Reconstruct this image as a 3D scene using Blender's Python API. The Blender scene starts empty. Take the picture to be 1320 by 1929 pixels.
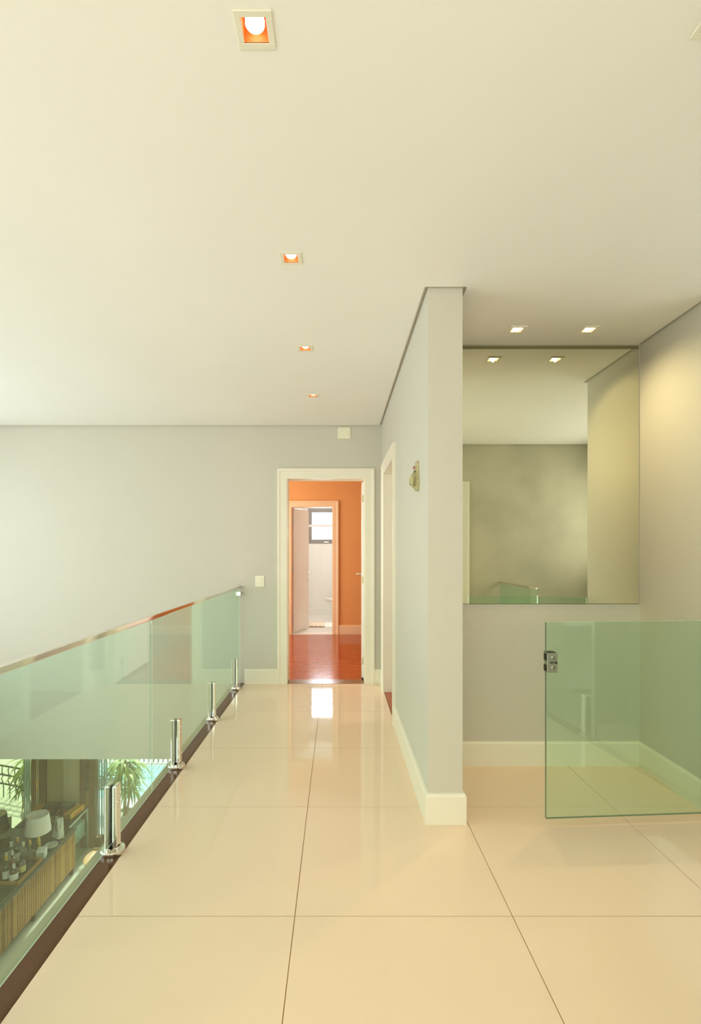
import bpy, bmesh, math, random
from mathutils import Vector, Matrix
random.seed(7)
S = bpy.context.scene
COL = S.collection
PI = math.pi

# ------------------------------------------------------------------ camera
cam_d = bpy.data.cameras.new('camera')
cam = bpy.data.objects.new('camera', cam_d); COL.objects.link(cam)
cam.location = (0, 0, 1.345); cam.rotation_euler = (PI/2, 0, 0)
cam_d.sensor_fit = 'VERTICAL'; cam_d.sensor_height = 36.0; cam_d.sensor_width = 24.0
cam_d.lens = 950/1929*36
cam_d.shift_x = 24/1929; cam_d.shift_y = 77.5/1929
cam_d.clip_start = 0.02
S.camera = cam

# ------------------------------------------------------------------ world, lights, exposure
W = bpy.data.worlds.new('world'); S.world = W; W.use_nodes = True
bg = W.node_tree.nodes['Background']
bg.inputs[0].default_value = (0.90, 0.95, 1.0, 1); bg.inputs[1].default_value = 1.7
S.view_settings.view_transform = 'Standard'; S.view_settings.look = 'None'
S.view_settings.gamma = 1.0; S.view_settings.use_curve_mapping = False
S.view_settings.exposure = -0.09
S.cycles.use_denoising = True
S.cycles.max_bounces = 14; S.cycles.diffuse_bounces = 6; S.cycles.glossy_bounces = 6
S.cycles.transmission_bounces = 8; S.cycles.transparent_max_bounces = 24
S.cycles.sample_clamp_indirect = 6.0
S.cycles.caustics_reflective = False; S.cycles.caustics_refractive = False

def area(name, loc, rot, sx, sy, power, col=(1, 1, 1)):
    l = bpy.data.lights.new(name, 'AREA'); l.shape = 'RECTANGLE'; l.size = sx; l.size_y = sy
    l.energy = power; l.color = col
    o = bpy.data.objects.new(name, l); COL.objects.link(o); o.location = loc; o.rotation_euler = rot
    return o
WARM = (1.0, 0.95, 0.82)
area('daylight_left_window', (-4.35, 2.65, 1.35), (0, -PI/2, 0), 2.4, 4.7, 98, (0.87, 0.93, 1.0))
area('daylight_rear_window', (-1.2, -2.5, 1.3), (-PI/2, 0, PI), 5.0, 2.2, 132, (1.0, 0.94, 0.82))
area('fill_bedroom', (-2.9, 6.9, 1.5), (0, -PI/2, 0), 1.5, 1.8, 130, (1.0, 0.95, 0.88))  # unseen source added to light the orange bedroom
area('daylight_bathroom_window', (-0.3, 11.35, 1.93), (PI/2, 0, PI), 1.2, 0.75, 90, (1, 1, 1))
area('fill_side_room', (3.35, 4.3, 1.5), (0, PI/2, 0), 1.4, 1.2, 45, (1.0, 0.95, 0.85))  # added light, brightens the dark side room
area('fill_stairwell', (3.35, 1.3, 1.75), (0, PI/2, 0), 1.2, 1.9, 16, (1.0, 0.93, 0.80))  # unseen source added to even out the light on the right
area('fill_bathroom', (-.4, 9.6, 2.62), (0, 0, 0), .2, .2, 15, (1, .98, .93))  # no lamp known here; added to lift the dim bathroom
area('fill_lower_room', (-4.35, 0.9, -1.9), (0, -PI/2, 0), 1.4, 3.6, 60, (1.0, 0.94, 0.72))  # added fill for the dark lower room
sun_d = bpy.data.lights.new('sun', 'SUN'); sun_d.energy = 5.0; sun_d.angle = math.radians(3); sun_d.color = (1.0, 0.95, 0.82)
sun = bpy.data.objects.new('sun', sun_d); COL.objects.link(sun)
sun.rotation_euler = Vector((0.03, -1.0, -1.25)).to_track_quat('-Z', 'Y').to_euler()
for o in S.objects:
    if o.name == 'daylight_rear_window': o.rotation_euler = (PI/2, 0, 0)
    if o.name == 'daylight_bathroom_window': o.rotation_euler = (-PI/2, 0, 0)

# ------------------------------------------------------------------ materials
MATS = {}
def mat(name, col, rough=0.6, metal=0.0, spec=0.5, noise=0.0, nscale=6.0, bump=0.0, bscale=60.0,
        emit=None, estr=0.0, col2=None, stretch=(1, 1, 1), coat=0.0):
    if name in MATS: return MATS[name]
    m = bpy.data.materials.new(name); m.use_nodes = True
    nt = m.node_tree; b = nt.nodes['Principled BSDF']
    b.inputs['Base Color'].default_value = (*col, 1)
    b.inputs['Roughness'].default_value = rough
    b.inputs['Metallic'].default_value = metal
    b.inputs['Specular IOR Level'].default_value = spec
    if coat: b.inputs['Coat Weight'].default_value = coat; b.inputs['Coat Roughness'].default_value = 0.05
    tc = nt.nodes.new('ShaderNodeTexCoord'); mp = nt.nodes.new('ShaderNodeMapping')
    mp.inputs['Scale'].default_value = stretch
    nt.links.new(tc.outputs['Object'], mp.inputs[0])
    if noise or col2:
        n = nt.nodes.new('ShaderNodeTexNoise'); n.inputs['Scale'].default_value = nscale
        n.inputs['Detail'].default_value = 5
        nt.links.new(mp.outputs[0], n.inputs['Vector'])
        r = nt.nodes.new('ShaderNodeValToRGB')
        a = tuple(c*(1-noise) for c in col); c2 = col2 or tuple(min(1, c*(1+noise)) for c in col)
        r.color_ramp.elements[0].position = 0.32; r.color_ramp.elements[1].position = 0.68
        r.color_ramp.elements[0].color = (*a, 1); r.color_ramp.elements[1].color = (*c2, 1)
        nt.links.new(n.outputs[0], r.inputs[0]); nt.links.new(r.outputs[0], b.inputs['Base Color'])
    if bump:
        n2 = nt.nodes.new('ShaderNodeTexNoise'); n2.inputs['Scale'].default_value = bscale
        nt.links.new(mp.outputs[0], n2.inputs['Vector'])
        bp = nt.nodes.new('ShaderNodeBump'); bp.inputs['Strength'].default_value = bump
        bp.inputs['Distance'].default_value = 0.003
        nt.links.new(n2.outputs[0], bp.inputs['Height']); nt.links.new(bp.outputs[0], b.inputs['Normal'])
    if emit: b.inputs['Emission Color'].default_value = (*emit, 1); b.inputs['Emission Strength'].default_value = estr
    MATS[name] = m; return m

def glass(name, tint, base=0.04, rough=0.0, refl=1.0):
    m = bpy.data.materials.new(name); m.use_nodes = True; nt = m.node_tree; nt.nodes.clear()
    out = nt.nodes.new('ShaderNodeOutputMaterial'); mx = nt.nodes.new('ShaderNodeMixShader')
    tr = nt.nodes.new('ShaderNodeBsdfTransparent'); tr.inputs[0].default_value = (*tint, 1)
    gl = nt.nodes.new('ShaderNodeBsdfGlossy'); gl.inputs['Roughness'].default_value = rough
    gl.inputs[0].default_value = (0.95, 1.0, 0.97, 1)
    lw = nt.nodes.new('ShaderNodeLayerWeight'); lw.inputs[0].default_value = 0.5
    pw = nt.nodes.new('ShaderNodeMath'); pw.operation = 'POWER'; pw.inputs[1].default_value = 5
    ma = nt.nodes.new('ShaderNodeMath'); ma.operation = 'MULTIPLY_ADD'
    ma.inputs[1].default_value = refl*(1-base); ma.inputs[2].default_value = base; ma.use_clamp = True
    nt.links.new(lw.outputs['Facing'], pw.inputs[0]); nt.links.new(pw.outputs[0], ma.inputs[0])
    nt.links.new(ma.outputs[0], mx.inputs[0]); nt.links.new(tr.outputs[0], mx.inputs[1])
    nt.links.new(gl.outputs[0], mx.inputs[2]); nt.links.new(mx.outputs[0], out.inputs[0])
    MATS[name] = m; return m

M_wall = mat('taupe_wall_paint', (0.60, 0.575, 0.49), 0.85, spec=0.2, noise=0.008, nscale=1.5, bump=0.15, bscale=90)
M_ceil = mat('ceiling_paint', (0.87, 0.85, 0.79), 0.9, spec=0.15, noise=0.01, nscale=1.5)
M_trim = mat('cream_trim_lacquer', (0.82, 0.78, 0.64), 0.4, spec=0.4)
M_tile = mat('polished_porcelain', (0.80, 0.635, 0.465), 0.04, spec=0.6, noise=0.02, nscale=1.2)
M_grout = mat('brown_grout', (0.36, 0.19, 0.065), 0.9)
M_dark = mat('dark_brown_stone', (0.065, 0.028, 0.007), 0.2, spec=0.35, col2=(0.13, 0.055, 0.015), nscale=260)
M_steel = mat('polished_steel', (0.80, 0.78, 0.70), 0.06, metal=1)
M_brush = mat('brushed_steel', (0.62, 0.62, 0.56), 0.3, metal=1, bump=0.1, bscale=200)
M_wood = mat('red_wood_planks', (0.27, 0.035, 0.008), 0.13, spec=0.45, col2=(0.46, 0.10, 0.025), nscale=9, stretch=(0.7, 9, 1))
M_orange = mat('orange_wall_paint', (0.76, 0.36, 0.13), 0.8, spec=0.2)
M_peach = mat('peach_trim', (0.86, 0.60, 0.36), 0.45)
M_white = mat('white_lacquer', (0.85, 0.82, 0.76), 0.35)
M_bathw = mat('white_bath_tile', (0.86, 0.88, 0.86), 0.2, noise=0.02, nscale=3, stretch=(6, 1, .4))
M_plastic = mat('cream_plastic', (0.82, 0.80, 0.62), 0.35)
M_glow_housing = mat('lamp_glow_housing', (0.72, 0.20, 0.04), 0.45, spec=0.3)  # orange glow of the warm lamp put into an off-white lining's colour
M_gimbal = mat('pale_gimbal', (0.86, 0.66, 0.46), 0.4)
M_bulb = mat('lamp_glow', (1, .9, .7), emit=(1, 0.93, 0.80), estr=5)
M_mirror = mat('mirror_silver', (0.90, 0.91, 0.76), 0.0, metal=1)
M_mirror2 = mat('bronze_mirror_silver', (0.62, 0.60, 0.38), 0.0, metal=1)
M_alu = mat('grey_aluminium', (0.30, 0.30, 0.29), 0.4, metal=0.2)
M_lfloor = mat('pale_lower_floor', (0.82, 0.84, 0.70), 0.25)
M_lwall = mat('lower_cream_wall', (0.72, 0.66, 0.40), 0.8)  # yellow of warm lamp light mixed into the wall colour
M_lframe = mat('dark_wood_frame', (0.20, 0.13, 0.03), 0.5, noise=0.2, nscale=8, stretch=(10, 1, 1))  # frame colour yellowed too, standing in for warm light on it
M_glass = glass('green_railing_glass', (0.88, 0.99, 0.94), 0.045)
M_gglass = glass('green_gate_glass', (0.885, 0.992, 0.93), 0.065)
M_edge = mat('green_glass_edge', (0.16, 0.22, 0.14), 0.1, spec=0.8)
M_clear = glass('clear_glass', (0.97, 0.99, 0.98), 0.05)
M_ring = mat('emblem_ring_gold', (0.35, 0.25, 0.08), 0.5)

# ------------------------------------------------------------------ mesh helpers
def box(bm, x0, x1, y0, y1, z0, z1):
    vs = [bm.verts.new(p) for p in ((x0,y0,z0),(x1,y0,z0),(x1,y1,z0),(x0,y1,z0),(x0,y0,z1),(x1,y0,z1),(x1,y1,z1),(x0,y1,z1))]
    for f in ((0,3,2,1),(4,5,6,7),(0,1,5,4),(1,2,6,5),(2,3,7,6),(3,0,4,7)):
        bm.faces.new([vs[i] for i in f])
    return vs
def B(*boxes, bevel=0.0, seg=1):
    bm = bmesh.new()
    for b in boxes: box(bm, *b)
    if bevel: bmesh.ops.bevel(bm, geom=bm.edges[:], offset=bevel, segments=seg, profile=0.6, affect='EDGES')
    return bm
def lathe(prof, n=24, cx=0, cy=0, sy=1.0, bm=None):
    bm = bm or bmesh.new(); rings = []
    for r, z in prof:
        if r < 1e-5: rings.append([bm.verts.new((cx, cy, z))])
        else: rings.append([bm.verts.new((cx+r*math.cos(2*PI*i/n), cy+sy*r*math.sin(2*PI*i/n), z)) for i in range(n)])
    for a, b in zip(rings, rings[1:]):
        for i in range(n):
            j = (i+1) % n
            if len(a) == 1 and len(b) == 1: continue
            if len(a) == 1: bm.faces.new((a[0], b[j], b[i]))
            elif len(b) == 1: bm.faces.new((a[i], a[j], b[0]))
            else: bm.faces.new((a[i], a[j], b[j], b[i]))
    bmesh.ops.recalc_face_normals(bm, faces=bm.faces[:])
    return bm
def tube(bm, pts, r, n=8):
    pts = [Vector(p) for p in pts]; rings = []
    for i, p in enumerate(pts):
        t = (pts[min(i+1, len(pts)-1)] - pts[max(i-1, 0)]).normalized()
        up = Vector((0, 0, 1)) if abs(t.z) < .9 else Vector((1, 0, 0))
        u = t.cross(up).normalized(); v = t.cross(u)
        rr = r[i] if isinstance(r, (list, tuple)) else r
        rings.append([bm.verts.new(p + rr*(math.cos(2*PI*k/n)*u + math.sin(2*PI*k/n)*v)) for k in range(n)])
    for a, b in zip(rings, rings[1:]):
        for k in range(n):
            bm.faces.new((a[k], a[(k+1) % n], b[(k+1) % n], b[k]))
    bm.faces.new(rings[0]); bm.faces.new(rings[-1][::-1])
    bmesh.ops.recalc_face_normals(bm, faces=bm.faces[:])
    return bm
def sweep(path, prof, fn, bm=None):
    """profile (offset to the right of the path, w) swept along a 2D path with mitres; fn maps (u, v, w) to xyz"""
    bm = bm or bmesh.new(); P = [Vector(p) for p in path]; rings = []
    def nrm(a, b):
        d = (b-a).normalized(); return Vector((d.y, -d.x))
    for i, p in enumerate(P):
        ns = []
        if i > 0: ns.append(nrm(P[i-1], p))
        if i < len(P)-1: ns.append(nrm(p, P[i+1]))
        n = ns[0] if len(ns) == 1 else (ns[0]+ns[1])/(1+ns[0].dot(ns[1]))
        rings.append([bm.verts.new(fn(p.x+n.x*o, p.y+n.y*o, w)) for o, w in prof])
    k = len(prof)
    for a, b in zip(rings, rings[1:]):
        for i in range(k): bm.faces.new((a[i], a[(i+1) % k], b[(i+1) % k], b[i]))
    bm.faces.new(rings[0]); bm.faces.new(rings[-1][::-1])
    bmesh.ops.recalc_face_normals(bm, faces=bm.faces[:])
    return bm
def cells(xs, ys, z0, z1, keep):
    bm = bmesh.new(); xs = sorted(set(round(v, 5) for v in xs)); ys = sorted(set(round(v, 5) for v in ys))
    for y0, y1 in zip(ys, ys[1:]):
        run = None
        for x0, x1 in zip(xs, xs[1:]):
            ok = keep((x0+x1)/2, (y0+y1)/2)
            if ok: run = (run[0], x1) if run else (x0, x1)
            if (not ok or x1 == xs[-1]) and run:
                box(bm, run[0], run[1], y0, y1, z0, z1); run = None
    return bm
def mk(name, bm, m, parent=None, smooth=False, loc=None, kind=None, label=None, cat=None, group=None):
    me = bpy.data.meshes.new(name); bm.to_mesh(me); bm.free(); me.materials.append(m)
    if smooth:
        me.polygons.foreach_set('use_smooth', [True]*len(me.polygons))
        try: me.set_sharp_from_angle(angle=math.radians(38))
        except Exception: pass
    o = bpy.data.objects.new(name, me); COL.objects.link(o)
    if parent: o.parent = parent
    if loc: o.location = loc
    tag(o, kind, label, cat, group)
    return o
def tag(o, kind=None, label=None, cat=None, group=None):
    if kind: o['kind'] = kind
    if label: o['label'] = label
    if cat: o['category'] = cat
    if group: o['group'] = group
def struct(name, bm, m, parent=None, label=None, cat=None, smooth=False):
    return mk(name, bm, m, parent, smooth, kind=None if parent else 'structure', label=label, cat=cat)
def thing(name, loc, label, cat, group=None, rz=0, kind=None):
    o = bpy.data.objects.new(name, None); COL.objects.link(o); o.location = loc; o.rotation_euler = (0, 0, rz)
    o.empty_display_size = 0.05; tag(o, kind, label, cat, group); return o
KIDS = {}
def copy_tree(o, parent=None):
    c = o.copy(); COL.objects.link(c)
    if parent: c.parent = parent
    for ch in [x for x in ALL() if x.parent == o]: copy_tree(ch, c)
    return c
def ALL(): return list(COL.objects)

# ------------------------------------------------------------------ dimensions
CH = 2.66; XL = -4.07; YB = 5.20; XP0, XP1 = 0.449, 0.621; YP = 2.51
YA = 3.20; XR = 1.915; YR = 2.52; XO = 3.10; YF = -2.20; ZL = -3.0; YT = 7.45; MIR = -4.05

# ------------------------------------------------------------------ floors
slab = struct('floor', B((-1.085, 2.02, YF, YB, -0.30, -0.004)), M_grout, label='glossy cream porcelain tile floor of the landing', cat='floor')
xs = [-0.965, -0.159, 0.647, 1.453, 1.93]; ys = [YF, -1.355, -0.55, 0.256, 1.065, 1.868, 2.674, 3.479, 4.284, 5.09, 5.19]
g = 0.0015
for i, (x0, x1) in enumerate(zip(xs, xs[1:])):
    for y0, y1 in zip(ys, ys[1:]):
        a0, a1, b0, b1 = x0, x1, y0, y1
        if b0 > 3.3:
            if i > 1: continue
            a1 = min(a1, 0.449)
        if i > 1: b1 = min(b1, YA)
        mk('tile', B((a0+g, a1-g, b0+g, b1-g, -0.004, 0.0)), M_tile, slab)
struct('trim_1', B((-1.052, -0.966, YF, YB, -0.014, 0.0)), M_dark, label='dark brown stone strip along the railing edge', cat='floor trim')
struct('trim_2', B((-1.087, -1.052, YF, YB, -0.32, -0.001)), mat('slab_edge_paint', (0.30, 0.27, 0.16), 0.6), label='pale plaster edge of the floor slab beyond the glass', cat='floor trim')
struct('trim_3', B((1.931, 2.02, YF, YR, -0.014, 0.0)), M_dark, label='dark strip along the stair edge', cat='floor trim')
# bedroom, side-room and bathroom floors
bf = struct('floor.001', B((-2.6, 2.2, YB+.15, 8.35, -0.30, -0.012)), M_dark, label='red wood plank floor beyond the doorway', cat='floor')
random.seed(3)
y = 5.36
while y < 8.35:
    y1 = min(y+0.095, 8.36); x = -2.6 - random.random()*1.2
    while x < 2.2:
        x1 = x + random.choice((1.1, 1.4, 1.7))
        a, b = max(x, -2.6), min(x1, 2.2)
        if b-a > 0.05:
            mk('plank', B((a+.0008, b-.0008, y+.0008, y1-.0008, -0.012, random.uniform(-.0008, 0.0))), M_wood, bf)
        x = x1
    y = y1
struct('floor.002', B((XP1, XO, YA+.15, YB, -0.30, 0.0), (XP0+.004, XP1, 4.03, 4.87, -0.012, 0.003)), M_wood, label='red wood floor inside the side doorway', cat='floor')
struct('floor.003', B((-1.4, .8, 8.35, 11.1, -0.30, 0.002)), mat('bath_floor', (0.85, 0.83, 0.78), 0.12), label='pale glossy bathroom floor', cat='floor')
struct('trim_4', B((-0.521, 0.277, 5.19, 5.36, -0.012, 0.002)), mat('threshold_wood', (0.20, 0.11, 0.05), 0.25), label='dark threshold under the far doorway', cat='threshold')
struct('floor.004', B((XL, XO, YF, YT+.12, ZL-.1, ZL)), M_lfloor, label='pale floor of the lower living room', cat='floor')

# ------------------------------------------------------------------ walls
def wall_open(axis, p0, p1, a0, a1, z0, z1, openings):
    """wall slab between p0..p1 (thickness) running a0..a1 with rectangular openings (a0,a1,z0,z1)"""
    A = [a0, a1]; Z = [z0, z1]
    for o in openings: A += [o[0], o[1]]; Z += [o[2], o[3]]
    A = sorted(set(A)); Z = sorted(set(Z)); bm = bmesh.new()
    for u0, u1 in zip(A, A[1:]):
        for w0, w1 in zip(Z, Z[1:]):
            um, wm = (u0+u1)/2, (w0+w1)/2
            if any(o[0] < um < o[1] and o[2] < wm < o[3] for o in openings): continue
            if axis == 'x': box(bm, u0, u1, p0, p1, w0, w1)
            else: box(bm, p0, p1, u0, u1, w0, w1)
    bmesh.ops.remove_doubles(bm, verts=bm.verts[:], dist=1e-5)
    seen = {}
    for f in bm.faces[:]:
        key = tuple(round(c, 4) for c in f.calc_center_median())
        seen.setdefault(key, []).append(f)
    bmesh.ops.delete(bm, geom=[f for v in seen.values() if len(v) > 1 for f in v], context='FACES')
    return bm
TOP = 2.80
struct('wall_back', wall_open('x', YB, YB+.15, XL-.15, XO, -0.78, TOP, [(-.534, .290, -0.012, 2.128)]), M_wall, label='large taupe wall at the far end, over the void and around the doorway', cat='wall')
struct('wall_partition', wall_open('y', XP0, XP1, YP, YB, 0, TOP, [(4.018, 4.882, 0, 2.122)]), M_wall, label='taupe partition wall ending beside the corridor', cat='wall')
struct('wall_alcove', B((XP1, XR+.145, YA, YA+.15, 0, TOP)), M_wall, label='taupe wall below and behind the mirror', cat='wall')
struct('wall_right', B((XR, XR+.145, YR, YA, 0, TOP)), M_wall, label='taupe wall right of the mirror', cat='wall')
struct('wall_left', wall_open('y', XL-.2, XL, YF, YT, ZL, TOP, [(0.2, 4.95, 0.15, 2.5), (-1.0, 2.8, -2.65, -1.2)]), M_lwall, label='left outer wall', cat='wall')
struct('wall_front', wall_open('x', YF-.2, YF, XL, XO, ZL, TOP, [(-3.6, 1.2, 0.2, 2.4)]), M_wall, label='outer wall behind the camera', cat='wall')
struct('wall_stair', wall_open('y', XO, XO+.15, YF, YB+.15, ZL, TOP, [(.35, 2.25, 1.15, 2.35), (3.7, 4.9, .8, 2.2)]), M_wall, label='outer wall of the stairwell', cat='wall')
struct('wall_stair_far', B((XR+.145, XO, YR, YR+.15, ZL, TOP)), M_wall, label='far wall of the stairwell', cat='wall')
M_wall2 = mat('textured_taupe_plaster', (0.52, 0.49, 0.36), 0.9, spec=0.2, noise=0.10, nscale=2.2, bump=0.3, bscale=40)
struct('wall_entry', wall_open('x', 0.13, 0.28, 0.80, XO, -.3, TOP, [(0.887, 1.503, 0, 2.123)]), M_wall2, label='plastered wall by the stair, seen in the mirror', cat='wall')
# bedroom and bathroom
struct('wall_bedroom_far', wall_open('x', 8.35, 8.50, -2.6, 2.2, 0, 2.8, [(-.778, -.075, 0, 2.122)]), M_orange, label='orange bedroom wall around the bathroom door', cat='wall')
struct('wall_bedroom_left', wall_open('y', -2.75, -2.6, YB+.15, 8.5, 0, 2.8, [(6.1, 7.9, 0.6, 2.3)]), M_orange, label='orange left bedroom wall', cat='wall')
struct('wall_bedroom_right', B((2.2, 2.35, YB+.15, 8.5, 0, 2.8)), M_orange, label='orange right bedroom wall', cat='wall')
struct('ceiling_bedroom', B((-2.75, 2.35, YB+.15, 11.1, CH, CH+.1)), M_ceil, label='bedroom and bathroom ceiling', cat='ceiling')
struct('wall_bathroom_far', wall_open('x', 11.0, 11.12, -1.5, .9, 0, 2.8, [(-.648, .05, 1.553, 2.317)]), M_bathw, label='white bathroom wall with the window', cat='wall')
struct('wall_bathroom_left', B((-1.5, -1.4, 8.5, 11.0, 0, 2.8)), M_bathw, label='left bathroom wall', cat='wall')
struct('wall_bathroom_right', B((.8, .9, 8.5, 11.0, 0, 2.8)), M_bathw, label='right bathroom wall', cat='wall')
# lower storey
struct('ceiling_lower', B((XL, XO, YB+.15, YT+.12, -0.62, -0.5)), M_lwall, label='lower room ceiling', cat='ceiling')
struct('wall_lower_back', wall_open('x', YT, YT+.12, XL-.2, XO, ZL, -0.5, [(-3.80, -0.4, ZL, -0.62)]), M_lwall, label='pale pier beside the terrace doors downstairs', cat='wall')

# ------------------------------------------------------------------ ceiling with shadow gap and downlight holes
DL = [(-0.208, 1.266), (-0.208, 2.247), (-0.208, 3.236), (-0.206, 4.206), (0.945, 1.24), (1.053, 2.965), (1.475, 2.965)]
walls = [(XP0, XP1, YP, YB+.1), (XP0, XR+.145, YA, YA+.15), (XR, XR+.145, YR, YA+.15), (XR, XO, YR, YR+.15), (0.80, XO, 0.13, 0.28)]
hs = 0.0335; gp = 0.020
def inr(x, y, r, e=0): return r[0]-e < x < r[1]+e and r[2]-e < y < r[3]+e
cx = [XL, XO, XL+gp, XO-gp]; cy = [YF, YB, YB-gp]
for w in walls: cx += [w[0]-gp, w[0], w[1], w[1]+gp]; cy += [w[2]-gp, w[2], w[3], w[3]+gp]
for d in DL: cx += [d[0]-hs, d[0]+hs]; cy += [d[1]-hs, d[1]+hs]
cx = [v for v in cx if XL <= v <= XO]; cy = [v for v in cy if YF <= v <= YB]
hole = lambda x, y: any(abs(x-d[0]) < hs and abs(y-d[1]) < hs for d in DL)
cl = struct('ceiling', cells(cx, cy, CH, CH+.028, lambda x, y: not hole(x, y) and y < YB-gp and XL+gp < x < XO-gp and not any(inr(x, y, w, gp) for w in walls)), M_ceil, label='smooth cream plaster ceiling with a shadow gap at the walls', cat='ceiling')
struct('ceiling_recess', cells(cx, cy, CH+.028, CH+.05, lambda x, y: not hole(x, y) and not any(inr(x, y, w) for w in walls)), M_ceil, parent=cl)
struct('ceiling_slab', B((XL-.2, XO+.15, YF-.2, YB+.15, TOP, TOP+.2)), M_ceil, parent=cl)

# ------------------------------------------------------------------ baseboards
BP = [(0, 0), (.016, 0), (.016, .138), (.011, .150), (0, .152)]
xy = lambda u, v, w: (u, v, w)
struct('baseboard_left', sweep([(-.621, YB), (-0.96, YB)][::-1], BP, xy), M_trim)
struct('baseboard_back', sweep([(.377, YB), (XP0, YB), (XP0, 4.97)], BP, xy), M_trim)
struct('baseboard_partition', sweep([(XP1, YA), (XP1, YP), (XP0, YP), (XP0, 3.93)][::-1], BP, xy), M_trim)
struct('baseboard_alcove', sweep([(XP1+.016, YA), (XR, YA), (XR, YR)], [(.0, 0), (.016, 0), (.016, .138), (.011, .150), (0, .152)], xy), M_trim)
struct('baseboard_bedroom', sweep([(.012, 8.35), (2.2, 8.35)], BP, xy), M_peach)
struct('baseboard_bathroom', sweep([(-1.4, 11.0), (.8, 11.0)], BP, xy), M_bathw)

# ------------------------------------------------------------------ doors
CP = [(-.004, 0), (-.004, .012), (.008, .016), (.070, .016), (.078, .023), (.100, .023), (.100, 0)]
def casing(a0, a1, top, fn, bm=None): return sweep([(a1, 0.0), (a1, top), (a0, top), (a0, 0.0)], CP, fn, bm)
def lever(parent, x, y, z, sx, sy, m=M_brush, name='door_handle'):
    bm = bmesh.new()
    tube(bm, [(x, y, z), (x+.05*sx, y+.0, z)], .009, 10)
    tube(bm, [(x+.05*sx, y, z), (x+.052*sx, y+.06*sy, z), (x+.048*sx, y+.12*sy, z+.004)], [.009, .008, .007], 10)
    tube(bm, [(x, y, z), (x+.006*sx, y, z)], .024, 14)
    return mk(name, bm, m, parent, True)
def hinge(parent, x0, x1, y0, y1, z):
    bm = B((x0, x1, y0, y1, z-.05, z+.05)); tube(bm, [(x0, y1, z-.052), (x0, y1, z+.052)], .006, 8)
    return mk('hinge', bm, M_brush, parent)
# far doorway
bm = casing(-.521, .277, 2.115, lambda u, v, w: (u, YB-w, v))
casing(-.521, .277, 2.115, lambda u, v, w: (u, YB+.15+w, v), bm)
for b in ((-.533, -.521, YB-.003, YB+.153, 0, 2.115), (.277, .289, YB-.003, YB+.153, 0, 2.115), (-.533, .289, YB-.003, YB+.153, 2.115, 2.127)): box(bm, *b)
d1 = struct('door_1', bm, M_trim, label='cream-cased doorway at the end of the corridor', cat='doorway')
dl = mk('door_leaf', B((0, .036, 0, .80, .022, 2.10), bevel=.002), M_white, d1)
dl.location = (.254, YB+.160, 0); dl.rotation_euler = (0, 0, math.radians(-2.4))
lever(dl, 0, .735, 1.095, -1, -1)
for z in (1.926, 1.063, .20): mk('hinge', B((.006, .034, -.004, .001, z-.038, z+.038)), mat('dull_brass', (.45, .42, .22), .4, metal=.6), dl)
mk('floor_stop', B((.255, .288, YB+.154, YB+.19, .002, .02)), mat('black_rubber', (.02, .02, .02), .6), d1)
# corridor side doorway
bm = casing(4.03, 4.87, 2.11, lambda u, v, w: (XP0-w, u, v))
casing(4.03, 4.87, 2.11, lambda u, v, w: (XP1+w, u, v), bm)
for b in ((XP0-.003, XP1+.003, 4.019, 4.03, 0, 2.11), (XP0-.003, XP1+.003, 4.87, 4.881, 0, 2.11), (XP0-.003, XP1+.003, 4.019, 4.881, 2.11, 2.121)): box(bm, *b)
d2 = struct('door_2', bm, M_trim, label='cream-cased side doorway in the partition wall', cat='doorway')
mk('door_leaf', B((XP1+.03, XP1+.86, 4.885, 4.92, .01, 2.10), bevel=.002), M_white, d2)
# bathroom doorway
bm = casing(-.765, -.088, 2.11, lambda u, v, w: (u, 8.35-w, v))
for b in ((-.777, -.765, 8.347, 8.503, 0, 2.11), (-.088, -.076, 8.347, 8.503, 0, 2.11), (-.777, -.076, 8.347, 8.503, 2.11, 2.121)): box(bm, *b)
d3 = struct('door_3', bm, M_peach, label='inner doorway to the white bathroom', cat='doorway')
lf = mk('door_leaf', B((0, .64, -.018, .018, .012, 2.10), bevel=.002), M_white, d3)
lf.location = (-.755, 8.44, 0); lf.rotation_euler = (0, 0, math.radians(70))
hb = bmesh.new(); tube(hb, [(.58, -.018, 1.0), (.58, -.07, 1.0), (.48, -.072, 1.0)], .008, 8)
tube(hb, [(.58, -.018, .88), (.58, -.03, .88)], .012, 8); mk('door_handle', hb, M_brush, lf, True)
for z in (1.88, 1.08, .25): hinge(d3, -.765, -.752, 8.355, 8.415, z)
# cased opening by the stair, seen in the mirror
bm = sweep([(1.49, 0), (1.49, 2.11), (0.90, 2.11), (.90, 0)], CP, lambda u, v, w: (u, .28+w, v))
for b in ((1.49, 1.502, .127, .283, 0, 2.11), (.888, .90, .127, .283, 0, 2.11), (.888, 1.502, .127, .283, 2.11, 2.122)): box(bm, *b)
struct('door_4', bm, M_trim, label='cream-cased opening beside the stair, seen in the mirror', cat='doorway')

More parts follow.
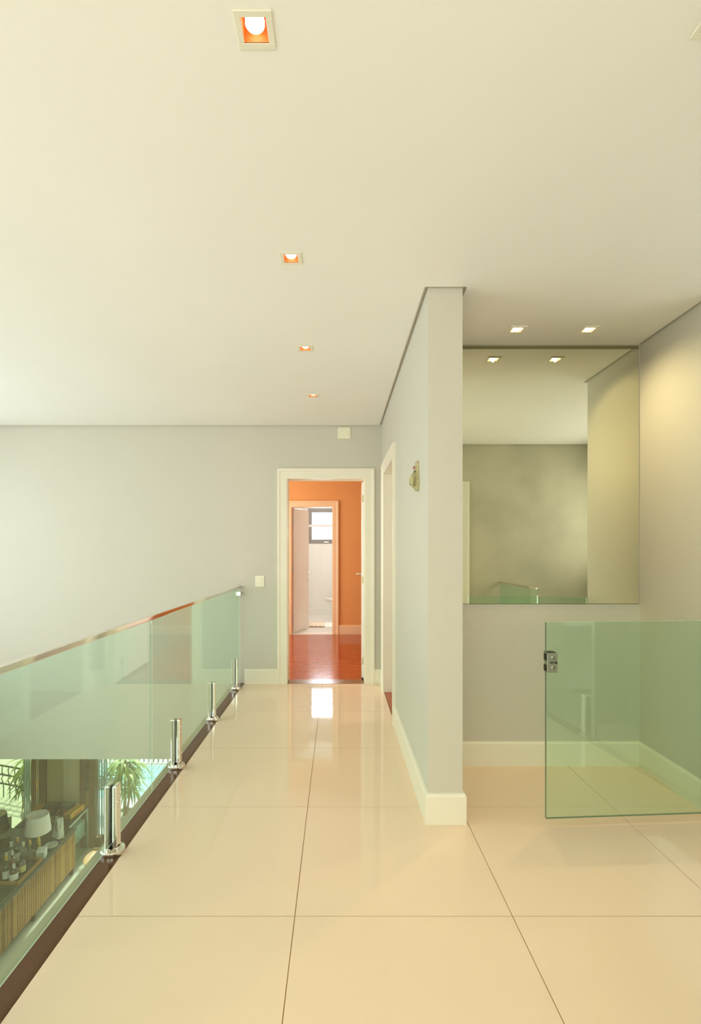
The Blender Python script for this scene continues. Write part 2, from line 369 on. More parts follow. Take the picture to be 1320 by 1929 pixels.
# ------------------------------------------------------------------ windows
def frame(bm, a0, a1, z0, z1, fn, w=.05, cols=1, rows=1):
    def bb(u0, u1, v0, v1):
        p, q = fn(u0, -.03, v0), fn(u1, .03, v1)
        box(bm, min(p[0], q[0]), max(p[0], q[0]), min(p[1], q[1]), max(p[1], q[1]), min(p[2], q[2]), max(p[2], q[2]))
    bb(a0, a0+w, z0, z1); bb(a1-w, a1, z0, z1); bb(a0+w, a1-w, z0, z0+w); bb(a0+w, a1-w, z1-w, z1)
    for i in range(1, cols): u = a0+(a1-a0)*i/cols; bb(u-w/2, u+w/2, z0+w, z1-w)
    return bm
w1 = struct('window_1', frame(bmesh.new(), .2, 4.95, .15, 2.5, lambda a, t, z: (XL-.1+t, a, z), cols=4), M_white, label='wide window in the left wall', cat='window')
mk('pane', B((XL-.103, XL-.097, .25, 4.9, .2, 2.45)), M_clear, w1)
w4 = struct('window_4', frame(bmesh.new(), -3.6, 1.2, .2, 2.4, lambda a, t, z: (a, YF-.1+t, z), cols=4), M_white, label='wide window behind the camera', cat='window')
mk('pane', B((-3.55, 1.15, YF-.103, YF-.097, .25, 2.35)), M_clear, w4)
struct('added_window_8', frame(bmesh.new(), -1.0, 2.8, -2.65, -1.2, lambda a, t, z: (XL-.1+t, a, z), cols=3), M_white, label='unseen window in the left wall, added to light the lower storey', cat='window')  # made-up opening for the lower fill light
w5 = struct('added_window_5', frame(bmesh.new(), 6.1, 7.9, .6, 2.3, lambda a, t, z: (-2.67+t, a, z), cols=2), M_white, label='unseen bedroom window added for light', cat='window')  # put in only as an opening for the bedroom light
mk('pane', B((-2.673, -2.667, 6.15, 7.85, .65, 2.25)), M_clear, w5)
w6 = struct('added_window_6', frame(bmesh.new(), .35, 2.25, 1.15, 2.35, lambda a, t, z: (XO+.08+t, a, z), cols=2), M_white, label='unseen stairwell window added to brighten the right side', cat='window')  # added so that fill light enters over the stairs
w7 = struct('added_window_7', frame(bmesh.new(), 3.7, 4.9, .8, 2.2, lambda a, t, z: (XO+.08+t, a, z), cols=2), M_white, label='unseen side room window added to brighten the room', cat='window')  # added opening for the side room's fill
# bathroom window with grey frame, two lights
bm = frame(bmesh.new(), -.648, .05, 1.553, 2.317, lambda a, t, z: (a, 11.02+t, z), w=.088)
w2 = struct('window_2', bm, M_alu, label='small grey-framed bathroom window of two panes', cat='window')
mk('mullion', B((-.66, .05, 10.975, 11.05, 1.915, 1.965)), M_white, w2)
M_frost = glass('frosted_pane', (0.97, 0.98, 1.0), 0.03, 0.3)
for z0, z1 in ((1.641, 1.915), (1.965, 2.229)): mk('pane', B((-.560, -.012, 11.02, 11.026, z0, z1)), M_frost, w2)
mk('latch', B((-.30, -.20, 10.972, 10.99, 1.575, 1.592), bevel=.003), M_steel, w2)
# terrace doors downstairs
bm = B((-3.80, -3.585, YT-.02, YT+.10, ZL, -.62), (-3.585, -0.4, YT, YT+.09, ZL, ZL+.14), (-1.9, -1.75, YT, YT+.09, ZL+.14, -.62), (-0.5, -.4, YT, YT+.09, ZL, -.62), (-3.585, -.4, YT, YT+.09, -.75, -.62))
w3 = struct('window_3', bm, M_lframe, label='dark-framed terrace doors of the room below', cat='window')
mk('track', B((-3.700, -3.690, YT-.032, YT-.02, ZL+.2, -.62), (-3.678, -3.668, YT-.032, YT-.02, ZL+.4, -.62)), M_steel, w3)
for x in (-3.55, -3.51, -3.475, -3.44): mk('mullion', B((x-.005, x+.005, YT+.04, YT+.075, ZL+.14, -.75)), mat('pale_blue_mullion', (0.35, 0.48, 0.50), 0.3), w3)
mk('pane', B((-1.75, -.5, YT+.03, YT+.036, ZL+.14, -.75)), M_clear, w3)

# ------------------------------------------------------------------ recessed downlights
def downlight(x, y, label, group, flush=False, power=9.0):
    t = thing('downlight', (x, y, CH), label, 'ceiling light', group)
    h = .0475; q = .031
    bm = B((-h, h, -h, -q, -.004, .0), (-h, h, q, h, -.004, .0), (-h, -q, -q, q, -.004, 0), (q, h, -q, q, -.004, 0), bevel=.0012)
    mk('frame', bm, M_trim, t)
    dp = .022 if flush else .062
    bm = B((-q-.0015, -q, -q, q, -.003, dp), (q, q+.0015, -q, q, -.003, dp), (-q, q, -q-.0015, -q, -.003, dp), (-q, q, q, q+.0015, -.003, dp), (-q-.0015, q+.0015, -q-.0015, q+.0015, dp, dp+.002))
    mk('housing', bm, M_gimbal if flush else M_glow_housing, t)
    zz = .001 if flush else .005
    mk('bulb', lathe([(0, zz-.001), (.012, zz-.001), (.021, zz+.003), (.0245, zz+.008), (.0245, zz+.016), (0, zz+.018)], 20), M_bulb, t, True)
    l = bpy.data.lights.new('downlight_beam', 'SPOT'); l.energy = power; l.color = (1, .81, .42); l.spot_size = math.radians(160 if flush else 95); l.spot_blend = 0.9
    l.shadow_soft_size = .008
    o = bpy.data.objects.new('downlight_beam', l); COL.objects.link(o); o.parent = t; o.location = (0, 0, -.008)
    return t
ROW = 'square recessed downlights in a row along the corridor ceiling'
downlight(*DL[0], 'large-looking square downlight with lamp glow painted inside, nearest the camera, top of the photo', ROW)
downlight(*DL[1], 'second square downlight, lamp glow painted inside, of the corridor row, before the partition corner', ROW)
downlight(*DL[2], 'third square downlight of the corridor row, small and glowing', ROW)
downlight(*DL[3], 'farthest and smallest square downlight, nearest the end doorway', ROW)
downlight(*DL[4], 'square downlight cut by the top right corner of the photo', 'landing downlights')
downlight(*DL[5], 'round-lamped downlight above the mirror, the one nearer the partition', 'downlights above the mirror', True, 27)
downlight(*DL[6], 'round-lamped downlight above the mirror, the one nearer the right wall', 'downlights above the mirror', True, 27)

# ------------------------------------------------------------------ glass railing along the void
def spigot(parent, x, y):
    s = mk('spigot', lathe([(0, 0), (.052, 0), (.053, .004), (.053, .016), (.049, .021), (0, .021)], 32), M_steel, parent, True)
    s.location = (x, y, 0)
    for sgn in (-1, 1):
        xa, xb = sorted((sgn*.0056, sgn*.0078)); mk('dark_gap_strip', B((xa, xb, -.022, .022, .02, .30)), mat('black_rubber', (.02, .02, .02), .6), s)  # thin black slabs that darken the gap between glass and plates
        x0, x1 = sorted((sgn*.0080, sgn*.027))
        mk('clamp_plate', B((x0, x1, -.024, .024, .02, .305), bevel=.004, seg=2), M_steel, s)
        for z in (.255, .225):
            b = bmesh.new(); tube(b, [(sgn*.027, 0, z), (sgn*.0295, 0, z)], .006, 10); mk('screw', b, M_brush, s)
    mk('cover_ring', lathe([(.031, .020), (.036, .020), (.036, .028), (.031, .030)], 24), M_steel, s, True)
    return s
GX = -1.012
rail = thing('glass_railing', (GX, 0, 0), 'long green glass railing with a polished steel cap along the drop on the left', 'railing')
for i, (a, b) in enumerate(((YF+.02, .950), (.954, 2.738), (2.743, 5.183))):
    p = mk('glass_panel', B((-.005, .005, a, b, .051, .992)), M_glass, rail)
    mk('polished_edge', B((.0012, .0054, a, b, .0492, .0508)), mat('bright_glass_edge', (0.75, 0.80, 0.66), 0.15), p)
    mk('polished_edge', B((.0020, .0054, b-.0016, b+.0004, .051, .99)), MATS['bright_glass_edge'], p)
mk('cap_rail', B((-.014, .014, YF+.02, YB, .985, 1.007), bevel=.003, seg=2), M_steel, rail)
s0 = spigot(rail, 0, 2.27)
for y in (-1.3, -.4, .48, 1.37, 3.165, 4.065, 4.98):
    c = copy_tree(s0, rail); c.location = (0, y, 0)
bm = bmesh.new(); tube(bm, [(0, YB, .93), (0, 5.165, .93)], .018, 16); box(bm, -.016, .016, 5.15, 5.185, .912, .948)
mk('wall_clamp', bm, M_steel, rail)
mk('floor_clamp', B((.0, .05, 5.17, 5.19, -.0, .012)), M_steel, rail)

# stair railing seen in the mirror
r2 = thing('stair_railing', (1.965, 0, 0), 'short green glass railing at the stair edge, seen only in the mirror', 'railing')
mk('glass_panel', B((-.005, .005, .30, 1.43, .051, .992)), M_glass, r2)
mk('cap_rail', B((-.014, .014, .285, 1.435, .985, 1.007), bevel=.003), M_steel, r2)
for y in (.6, 1.36):
    c = copy_tree(s0, r2); c.location = (0, y, 0)
mk('end_post', B((-.012, .012, 1.44, 1.464, 0, .93), bevel=.002), M_brush, r2)

# ------------------------------------------------------------------ glass gate
gate = thing('glass_gate', (1.915, 2.525, 0), 'clear green glass gate standing open below the mirror, hinged at right wall', 'gate', rz=math.radians(3.6))
mk('glass_panel', B((-.898, -.012, -.005, .005, .048, 1.008)), M_gglass, gate)
mk('polished_edge', B((-.9005, -.898, -.0052, .0052, .048, 1.008)), M_edge, gate)
mk('polished_edge', B((-.9, -.012, -.0052, .0052, .0465, .0485)), M_edge, gate)
mk('polished_edge', B((-.9, -.012, -.0052, .0052, 1.0075, 1.009)), mat('pale_top_edge', (0.42, 0.52, 0.34), 0.2), gate)
lk = mk('lock', B((-.900, -.848, -.018, .018, .762, .862), bevel=.002), M_brush, gate, label='brushed steel latch plate')
Mg = mat('black_gap', (0.02, 0.02, 0.01), 0.6)
mk('latch_bolt', B((-.9035, -.8995, -.012, .012, .77, .800)), Mg, lk)
mk('latch_bolt', B((-.9035, -.8995, -.012, .012, .822, .855)), Mg, lk)
mk('dark_gap_strip', B((-.9, -.857, -.019, .019, .8600, .8635)), Mg, lk)
for x, z in ((-.869, .838), (-.869, .788)):
    b = bmesh.new(); tube(b, [(x, -.018, z), (x, -.0215, z)], .008, 14); mk('screw', b, M_steel, lk)
b = bmesh.new(); tube(b, [(-.857, -.018, .812), (-.857, -.022, .812)], .006, 12); box(b, -.887, -.868, -.0205, -.018, .809, .815); mk('keyhole', b, MATS['black_gap'], lk)
for z in (.2, .85): mk('hinge', B((-.03, .0, -.015, .015, z-.04, z+.04), bevel=.002), M_brush, gate)

# ------------------------------------------------------------------ mirror
mr = thing('wall_mirror', (XP1, YA, 1.025), 'tall frameless mirror filling the alcove wall up to the ceiling', 'mirror')
mk('mirror_glass', B((.002, 1.285, -.006, -.001, 0, 1.612)), M_mirror, mr)
mk('backing', B((.0, 1.289, -.001, .0, -.004, 1.636)), mat('mirror_backing_gap_shade', (0.20, 0.18, 0.08), 0.7), mr)  # dark backing raised above the glass, standing in for shade in the ceiling gap

# ------------------------------------------------------------------ switches, ornament
sw = thing('light_switch', (-.804, YB, 1.055), 'cream switch plate low on the wall between railing and doorway', 'switch')
mk('plate', B((-.046, .046, -.009, 0, -.058, .058), bevel=.003), M_plastic, sw)
mk('rocker', B((-.020, .020, -.013, -.008, -.018, .030), bevel=.002), M_plastic, sw)
sw2 = thing('ceiling_switch_box', (.066, YB, 2.582), 'square cream blanking plate high above the doorway under the ceiling', 'switch plate')
mk('plate', B((-.066, .066, -.010, 0, -.060, .060), bevel=.003), M_plastic, sw2)
mk('socket_insert', B((.0, .042, -.0135, -.009, -.014, .020), bevel=.0015), M_plastic, sw2)
mk('socket_insert', B((-.044, -.004, -.0125, -.009, -.014, .020), bevel=.0015), M_plastic, sw2)
orn = thing('wall_ornament', (XP0, 2.80, 1.69), 'small pale olive angel-like ornament hung on the partition wall', 'ornament')
M_orn = mat('olive_ceramic', (0.42, 0.38, 0.20), 0.7, noise=.15, nscale=40, bump=.4, bscale=120)
mk('body', lathe([(0, .0), (.020, .002), (.034, .02), (.030, .05), (.024, .09), (.018, .13), (.022, .152), (.014, .166), (0, .168)], 20), M_orn, orn, True)
bm = bmesh.new()
for k, (dy, z0, L) in enumerate(((-.02, .10, .075), (-.028, .105, .085), (-.036, .11, .08), (.0, .10, .07))):
    tube(bm, [(-.014-.005*k, dy*.3, z0), (-.030-.004*k, dy*.7, z0-.5*L), (-.034-.004*k, dy, z0-L)], [.006, .011, .006], 8)
mk('wing', bm, M_orn, orn, True)
mk('red_bead', lathe([(0, -.011), (.003, -.006), (.004, 0), (.003, .008), (0, .012)], 12), mat('dark_red', (0.30, .03, .02), .4), orn, True, loc=(-.028, -.012, .128), label='dark red bead')
mk('berry_ring', lathe([(.007, -.004), (.010, 0), (.007, .004)], 14), mat('pink_ring', (0.75, .40, .30), .5), orn, True, loc=(-.027, -.006, .126))

# ------------------------------------------------------------------ stair flight (plain treads below the landing)
for i in range(8):
    z = -.17*(i+1)
    struct('trim_%d' % (i+5), B((2.03, XO, YR-.28*(i+1)-.3, YR-.28*i, z-.06, z)), M_dark, label='dark stair tread', cat='stair tread') if i < 8 else None

# ------------------------------------------------------------------ bathroom things
tl = thing('toilet', (.22, 10.25, .002), 'white toilet partly hidden by the bathroom door frame', 'toilet')
M_cer = mat('white_ceramic', (0.88, 0.88, 0.86), 0.08)
b = lathe([(0, 0), (.12, 0), (.13, .02), (.10, .12), (.12, .24), (.19, .34), (.20, .38), (.15, .385), (.12, .30), (0, .22)], 28)
for v in b.verts: v.co.x = v.co.x*(1.28 if v.co.z > .2 else 1.1) - .22*min(1, v.co.z/.38)
mk('bowl', b, M_cer, tl, True)
b = lathe([(.12, .385), (.205, .385), (.21, .40), (.20, .412), (.12, .408)], 28)
for v in b.verts: v.co.x = v.co.x*1.28-.22
mk('seat', b, M_cer, tl, True)
b = lathe([(0, .414), (.205, .414), (.207, .424), (.19, .432), (0, .434)], 28)
for v in b.verts: v.co.x = v.co.x*1.28-.22
mk('lid', b, M_cer, tl, True)
mk('cistern', B((.06, .26, -.18, .18, .36, .78), bevel=.02, seg=2), M_cer, tl)
def rugmat():
    m = mat('woven_rug', (0.72, .62, .48), .95, bump=.5, bscale=200); nt = m.node_tree
    ch = nt.nodes.new('ShaderNodeTexChecker'); ch.inputs['Scale'].default_value = 26
    ch.inputs['Color1'].default_value = (.80, .72, .60, 1); ch.inputs['Color2'].default_value = (.36, .22, .12, 1)
    tc = nt.nodes.new('ShaderNodeTexCoord'); nt.links.new(tc.outputs['Object'], ch.inputs['Vector'])
    nt.links.new(ch.outputs['Color'], nt.nodes['Principled BSDF'].inputs['Base Color']); return m
rug = thing('bath_rug', (-.49, 9.45, .003), 'small chequered brown and cream rug on the bathroom floor', 'rug')
mk('pile', B((-.29, .25, -.30, .33, 0, .012), bevel=.003), rugmat(), rug)
bm = bmesh.new()
for k in range(26): x = -.28+k*.0208; box(bm, x, x+.009, -.33, -.30, 0, .008)
mk('fringe', bm, mat('rug_fringe', (.30, .18, .10), .9), rug)

# ------------------------------------------------------------------ lower room: sideboard
ZT = -2.407
M_marble = mat('dark_marble', (0.035, 0.034, 0.012), 0.28, spec=.3, col2=(0.10, 0.10, 0.045), nscale=14)
sb = thing('sideboard', (-3.80, 5.4, ZL), 'low sideboard with reeded bamboo front and dark marble top in the room below', 'sideboard')
mk('body', B((-.235, .215, -1.6, 1.47, .10, .565)), mat('sideboard_body', (.07, .04, .012), .5), sb)
mk('marble_top', B((-.245, .245, -1.62, 1.49, .565, .593), bevel=.004), M_marble, sb)
reeds = []
M_reed = mat('bamboo_reed', (0.58, 0.33, 0.07), 0.45, col2=(0.80, 0.52, 0.16), nscale=3)
M_reed2 = mat('dark_bamboo_reed', (0.30, 0.13, 0.03), 0.5, col2=(0.52, 0.28, 0.07), nscale=3)
b = bmesh.new(); tube(b, [(0, 0, .09), (0, 0, .56)], .0072, 8); r0 = mk('reed', b, M_reed, sb, True)
b = bmesh.new(); tube(b, [(0, 0, .09), (0, 0, .56)], .0072, 8); r1 = mk('reed', b, M_reed2, sb, True)
r0.location = (.222, 1.46, 0); r1.location = (.222, 1.4385, 0)
for k in range(2, 139):
    c = (r1 if (k % 2 if random.random() < .8 else random.random() < .5) else r0).copy(); COL.objects.link(c); c.parent = sb
    c.location = (.222+random.uniform(-.002, .003), 1.46-k*.0215, 0)
for yy in (1.40, .55, -.4, -1.5):
    for xx in (-.2, .18): mk('leg', B((xx, xx+.04, yy, yy+.04, 0, .10)), MATS['sideboard_body'], sb)
mk('inlay_line', B((.196, .199, -1.6, 1.47, .590, .5933)), mat('pale_inlay', (.6, .62, .42), .3), sb)
mk('inlay_line', B((.228, .231, -1.6, 1.47, .590, .5933)), MATS['pale_inlay'], sb)

gt = thing('glass_side_table', (-3.855, 7.19, ZL), 'glass-sided console with a dark top beside the terrace door', 'side table')
mk('table_top', B((-.185, .170, -.28, .245, .565, .593), bevel=.003), M_marble, gt)
M_pale = glass('pale_green_glass', (0.86, 0.95, 0.88), 0.10)
mk('side_panel', B((.170, .178, -.28, .245, .005, .593)), M_pale, gt, label='pale green glass panel')
mk('edge_strip', B((.166, .182, -.28, .245, .575, .593), (.168, .182, .235, .247, 0, .59), (.168, .182, -.285, -.273, 0, .59)), mat('pale_green_strip', (.62, .76, .60), .3), gt)
mk('end_panel', B((-.185, .170, -.275, -.267, .005, .565)), M_pale, gt)
mk('shelf', B((-.16, .15, -.25, .22, .22, .235), (-.16, .15, -.2, .2, .236, .46)), mat('white_shelf', (.70, .78, .68), .5), gt)

mw = thing('mirror_panel', (XL, 0, ZL), 'tall bronze-tinted wall mirror behind the sideboard downstairs', 'mirror')
mk('mirror_glass', B((.004, .020, 3.6, YT-.002, .60, 2.35)), M_mirror2, mw)
mk('backing', B((0, .004, 3.6, YT-.002, .59, 2.36)), MATS['mirror_backing_gap_shade'], mw)

# table lamp
tl = thing('table_lamp', (-3.78, 6.36, ZT), 'table lamp with white drum shade on the sideboard', 'lamp')
mk('shade', lathe([(.150, .245), (.1495, .250), (.125, .458), (.1235, .458), (.148, .245)], 40), mat('white_shade', (.90, .88, .78), .8), tl, True)
mk('base', lathe([(0, 0), (.055, 0), (.056, .01), (.030, .03), (.036, .08), (.026, .14), (.016, .20), (.010, .25), (0, .25)], 24), mat('gold_base', (.62, .45, .08), .18, metal=.8), tl, True)
mk('glass_column', lathe([(.045, .0), (.045, .24), (.043, .24), (.043, .0)], 24), M_clear, tl, True, loc=(-.03, 0, 0.001))
# glass ashtray
at = thing('glass_ashtray', (-3.665, 6.45, ZT), 'round clear glass dish on the marble in front of the lamp', 'dish')
mk('dish', lathe([(0, 0), (.062, 0), (.076, .012), (.078, .028), (.066, .030), (.054, .012), (0, .010)], 26), mat('frosted_dish', (.62, .66, .55), .15, noise=.35, nscale=60), at, True)
# white card with emblem
cd = thing('emblem_card', (-3.72, 6.64, ZT), 'white folded card with an oval gold emblem standing behind the lamp', 'card', rz=math.radians(-28))
M_card = mat('white_card', (.88, .90, .82), .6)
f = mk('front_leaf', B((-.07, .07, -.002, .002, 0, .25)), M_card, cd); f.rotation_euler = (math.radians(-14), 0, 0)
f2 = mk('back_leaf', B((0, .07, -.002, .002, 0, .25)), M_card, cd); f2.location = (.07, 0, 0); f2.rotation_euler = (math.radians(-14), 0, math.radians(70))
b = bmesh.new()
for rr in (.055, .034):
    tube(b, [(rr*math.cos(a)*.8, -.0035, .14+rr*math.sin(a)) for a in [2*PI*i/24 for i in range(25)]], .004, 5)
tube(b, [(-.03, -.0035, .13), (0, -.0035, .16), (.03, -.0035, .13)], .003, 5); mk('emblem', b, M_ring, f)
# tray, napkin cube
tr = thing('serving_tray', (-3.80, 5.90, ZT), 'dark tray with amber wooden rim carrying the bottles', 'tray')
mk('tray_base', B((-.18, .185, -.19, .25, 0, .012)), MATS['sideboard_body'], tr)
mk('rim', B((-.19, .195, -.20, -.188, 0, .035), (-.19, .195, .248, .26, 0, .035), (-.19, -.178, -.188, .248, 0, .035), (.183, .195, -.188, .248, 0, .035)), mat('amber_wood', (.48, .26, .05), .4), tr)
nb = thing('napkin_box', (-3.655, 6.23, ZT), 'small white paper box beside the bottles', 'box', rz=.3)
mk('box_shell', B((-.05, .05, -.05, .05, 0, .105), bevel=.004), M_card, nb)
mk('panel', B((-.035, .035, -.0525, -.05, .01, .075)), mat('grey_panel', (.45, .46, .38), .6), nb)
# bottles
def bottle(x, y, h, r, tint, neck, capc, lab, label):
    t = thing('bottle', (x, y, ZT+.0125), label, 'bottle', 'bottles on the tray of the sideboard')
    s = h-neck
    prof = [(0, 0), (r*.95, 0), (r, .006), (r, s*.78), (r*.85, s*.90), (r*.34, s), (r*.30, h-.012), (r*.36, h-.012), (r*.36, h-.002), (0, h-.002)]
    mk('glass_body', lathe(prof, 20), tint, t, True)
    mk('cap', lathe([(0, h-.045), (r*.40, h-.045), (r*.40, h+.004), (0, h+.006)], 14), capc, t, True)
    if lab: mk('paper_label', lathe([(r*1.02, s*.15), (r*1.02, s*.62)], 20), lab, t, True)
    return t
G1 = glass('bottle_clear', (.90, .93, .86), .10); G2 = glass('bottle_green', (.45, .60, .25), .08); G3 = glass('bottle_amber', (.65, .42, .12), .08); G4 = glass('bottle_grey', (.60, .62, .50), .12)
Cg = mat('gold_cap', (.75, .52, .08), .3, metal=.5); Cw = mat('silver_cap', (.75, .76, .66), .3, metal=.4); Cd = mat('black_cap', (.03, .03, .02), .4)
Lw = M_card; Ly = mat('yellow_label', (.72, .66, .22), .6)
bottle(-3.795, 5.77, .270, .036, G2, .085, Cg, Lw, 'green bottle with a gold cap and white label, leftmost on the tray')
bottle(-3.785, 5.865, .275, .032, G3, .090, Cw, None, 'slim brown bottle with a silver cap behind the gold-capped one')
bottle(-3.90, 6.02, .285, .040, G1, .085, Cw, Lw, 'clear bottle with silver cap at the back of the tray by the mirror')
bottle(-3.880, 6.105, .290, .036, G4, .090, Cg, Lw, 'tall grey glass bottle with a gold cap at the back of the tray')
bottle(-3.795, 6.085, .250, .042, G1, .060, Cw, None, 'broad clear decanter in the middle of the tray')
bottle(-3.70, 5.90, .200, .045, G4, .050, Cd, Ly, 'squat dark bottle with a yellow label')
bottle(-3.70, 5.76, .185, .044, G3, .040, Cw, Lw, 'squat bottle with white label at the near right corner of the tray')
bottle(-3.715, 6.09, .270, .034, G1, .100, Cg, None, 'slender clear bottle with long neck next to the white box')
bottle(-3.865, 5.88, .240, .038, G2, .070, Cw, Lw, 'green bottle with white label in the middle row of the tray')
# boxes on the far table
yb = thing('yellow_box', (-3.785, 7.255, ZT), 'long bright yellow box near the terrace door', 'box', rz=math.radians(-8))
mk('carton', B((-.055, .055, -.16, .15, 0, .075), bevel=.003), mat('yellow_card', (.85, .48, .03), .5), yb)
mk('orange_print', B((.0552, .0556, -.10, .08, .02, .05)), mat('orange_print', (.75, .22, .02), .6), yb)
mk('lid_edge', B((-.056, .056, -.161, .151, .060, .063)), mat('dull_yellow', (.65, .36, .03), .6), yb)
gb = thing('open_box', (-3.945, 7.03, ZT), 'small olive open-topped box with a pale rim', 'box', rz=math.radians(-6))
mk('box_shell', B((-.075, .075, -.06, .06, 0, .004), (-.075, .075, -.06, -.054, .004, .05), (-.075, .075, .054, .06, .004, .05), (-.075, -.069, -.054, .054, .004, .05), (.069, .075, -.054, .054, .004, .05)), mat('olive_card', (.35, .34, .08), .5), gb)
mk('rim', B((-.077, .077, -.062, -.055, .048, .053), (-.077, .077, .055, .062, .048, .053), (-.077, -.070, -.055, .055, .048, .053), (.070, .077, -.055, .055, .048, .053)), mat('pale_rim', (.75, .72, .32), .4), gb)
db = thing('dark_box', (-3.945, 7.34, ZT), 'dark grey-green lidded box in the corner by the pale pier', 'box')
mk('box_shell', B((-.085, .085, -.07, .07, 0, .085), bevel=.003), mat('slate_card', (.12, .15, .09), .4), db)
mk('lid', B((-.088, .088, -.073, .073, .085, .105), bevel=.003), mat('slate_lid', (.18, .22, .14), .3), db)
for k, (x, y) in enumerate(((-3.985, 7.215), (-3.90, 7.19))):
    c = thing('copper_cup', (x, y, ZT), ('copper tealight cup nearest the downstairs mirror', 'copper tealight cup beside the yellow box')[k], 'candle holder', 'copper cups on the far table')
    mk('cup', lathe([(0, .0), (.018, 0), (.006, .01), (.006, .035), (.024, .05), (.026, .075), (.023, .075), (.020, .052), (0, .045)], 18), mat('shiny_copper', (.85, .42, .20), .15, metal=1), c, True)
# dining chair
ch = thing('dining_chair', (-2.98, 6.46, ZL), 'tan wooden chair with a curved seat, half hidden by the landing edge', 'chair', rz=-PI/2)
M_ch = mat('tan_plywood', (.66, .42, .18), .35, noise=.12, nscale=5, stretch=(1, 8, 1))
mk('seat', lathe([(0, .44), (.20, .435), (.245, .45), (.25, .465), (.235, .468), (.19, .450), (0, .452)], 32), M_ch, ch, True)
b = bmesh.new(); tube(b, [(.22*math.cos(a), .22*math.sin(a), .74-.06*abs(math.cos(a))) for a in [PI*i/16-.2 for i in range(18)]][::1], .02, 8)
mk('backrest', b, M_ch, ch, True)
for a in (.3, 1.2, 2.0, 2.9):
    b = bmesh.new(); tube(b, [(.2*math.cos(a), .2*math.sin(a), .45), (.22*math.cos(a), .22*math.sin(a), .72-.05*abs(math.cos(a)))], .01, 6); mk('spindle', b, M_ch, ch)
for a in (PI/4, 3*PI/4, 5*PI/4, 7*PI/4):
    b = bmesh.new(); tube(b, [(.15*math.cos(a), .15*math.sin(a), .44), (.22*math.cos(a), .22*math.sin(a), 0)], [.016, .012], 8); mk('leg', b, M_ch, ch)

# ------------------------------------------------------------------ terrace outside
struct('ground', B((-14, 10, YT+.12, 16, ZL-.12, ZL-.02)), mat('terrace_stone', (.72, .80, .74), .6), label='pale terrace paving outside', cat='ground')
mk('pool', B((-7.0, -3.15, 9.0, 10.35, ZL-.02, ZL-.012)), mat('pool_water', (.42, .84, .78), .05, spec=.6), label='pale turquoise swimming pool beyond the terrace doors', cat='pool')
fc = thing('picket_fence', (0, 10.55, ZL-.02), 'row of slim white pickets beyond the pool', 'fence')
b = B((-8.0, -3.2, -.02, .02, .12, .16), (-8.0, -3.2, -.02, .02, .95, .99)); mk('fence_rail', b, M_white, fc)
p0 = mk('picket', B((-.014, .014, -.012, .012, 0, 1.1)), mat('grey_picket', (.30, .38, .34), .5), fc); p0.location = (-7.95, 0, 0)
for k in range(1, 47):
    c = p0.copy(); COL.objects.link(c); c.parent = fc; c.location = (-7.95+k*.1, 0, 0)
# potted dracaena
dp = thing('potted_palm', (-3.34, 7.90, ZL-.02), 'leafy potted dracaena in the open terrace doorway', 'plant')
mk('pot', lathe([(0, 0), (.13, 0), (.17, .28), (.18, .30), (.15, .30), (.14, .26), (0, .26)], 24), mat('grey_pot', (.45, .48, .40), .6), dp, True)
b = bmesh.new(); tube(b, [(0, 0, .25), (.01, 0, .6), (0, .01, 1.12)], [.028, .024, .018], 8); tube(b, [(.03, 0, .25), (.07, .0, .5), (.10, -.02, .75)], [.02, .018, .014], 8)
mk('stem', b, mat('plant_stem', (.30, .26, .12), .8), dp, True)
def leafmesh(L, wd, droop):
    b = bmesh.new(); prev = None; n = 7
    for i in range(n+1):
        t = i/n; a = 1.05-droop*t*1.9
        x = L*t*(1-.28*t*droop); z = L*(.42*t-.95*droop*t*t); w = wd*math.sin(PI*min(1, .12+t*.88))**.7*(1 if t < 1 else .02)
        cur = [b.verts.new((x, -w, z+.3*w)), b.verts.new((x, 0, z)), b.verts.new((x, w, z+.3*w))]
        if prev:
            b.faces.new((prev[0], prev[1], cur[1], cur[0])); b.faces.new((prev[1], prev[2], cur[2], cur[1]))
        prev = cur
    return b
M_leaf = mat('dracaena_leaf', (.16, .30, .05), .4, col2=(.42, .58, .16), nscale=5)
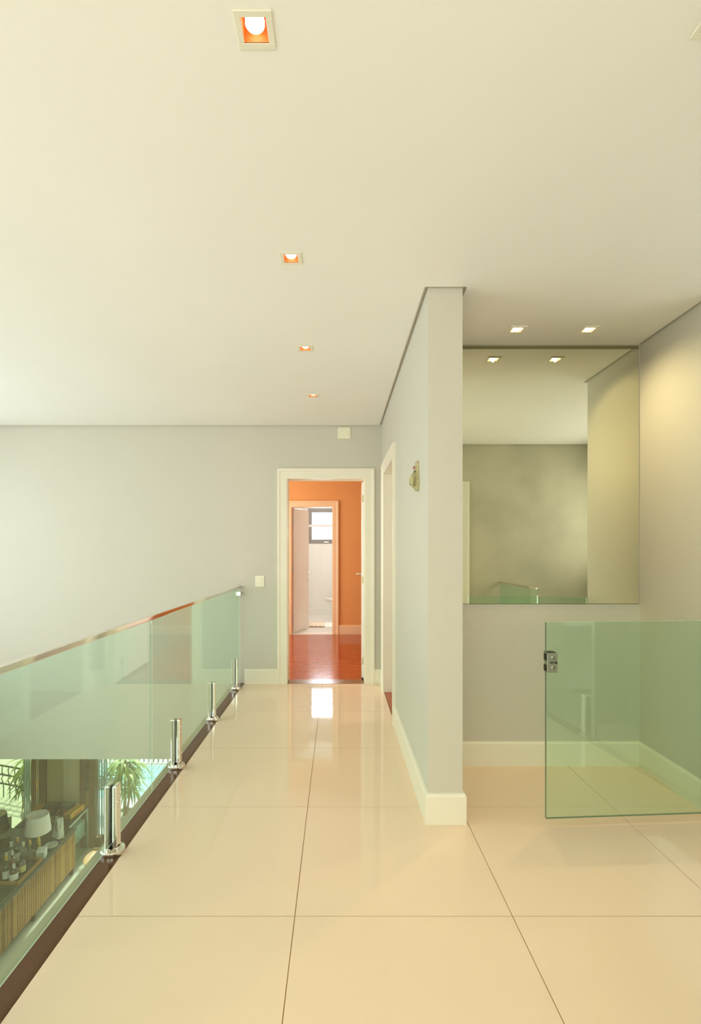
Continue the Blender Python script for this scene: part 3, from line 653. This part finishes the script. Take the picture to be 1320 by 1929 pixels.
protos = [mk('leaf', leafmesh(*a), M_leaf, dp, True) for a in ((.52, .026, 1.0), (.46, .028, 1.25), (.56, .024, .8), (.40, .026, 1.5))]
random.seed(12)
for i in range(88):
    pr = protos[i % 4]; c = pr if i < 4 else pr.copy()
    if i >= 4: COL.objects.link(c); c.parent = dp
    hi = i < 60
    c.location = (0, .0, 1.0+random.uniform(-.10, .13)) if hi else (.10, -.02, .72+random.uniform(-.12, .08))
    c.rotation_euler = (random.uniform(-.15, .15), random.uniform(-.5, .35), i*2.399)
    s = random.uniform(.8, 1.1)*(1 if hi else .75); c.scale = (s, s, s)
# iron terrace chair
ic = thing('terrace_chair', (-3.98, 8.55, ZL-.02), 'dark metal chair outside left of the plant', 'chair', rz=.2)
M_iron = mat('dark_iron', (.07, .10, .06), .5)
b = bmesh.new()
for x in (-.2, .2): tube(b, [(x, .2, 0), (x, .2, .88)], .012, 6); tube(b, [(x, -.2, 0), (x, -.2, .45)], .012, 6)
tube(b, [(-.2, .2, .88), (.2, .2, .88)], .012, 6); tube(b, [(-.2, .2, .5), (.2, .2, .5)], .01, 6)
mk('frame', b, M_iron, ic)
mk('seat', B((-.21, .21, -.21, .21, .44, .465), bevel=.005), M_iron, ic)
for k in range(5):
    b = bmesh.new(); tube(b, [(-.13+k*.065, .2, .5), (-.13+k*.065, .2, .88)], .007, 6); mk('bar', b, M_iron, ic)
# iron balustrade seen in the lower mirror
ir = thing('iron_balustrade', (-2.35, 8.95, ZL-.02), 'dark ironwork balustrade outside, seen in the mirror behind the sideboard', 'balustrade', rz=math.radians(18))
b = bmesh.new()
for z in (.56, .40, .24): tube(b, [(-.68, 0, z), (1.6, 0, z)], .016, 6)
mk('rail', b, M_iron, ir)
for k in range(15):
    x = -.66+k*.15; b = bmesh.new()
    tube(b, [(x, 0, .56), (x+.035, 0, .52), (x+.035, 0, .44), (x, 0, .40), (x+.05, 0, .32), (x, 0, .24), (x, 0, 0)], .010, 6); mk('baluster', b, M_iron, ir)
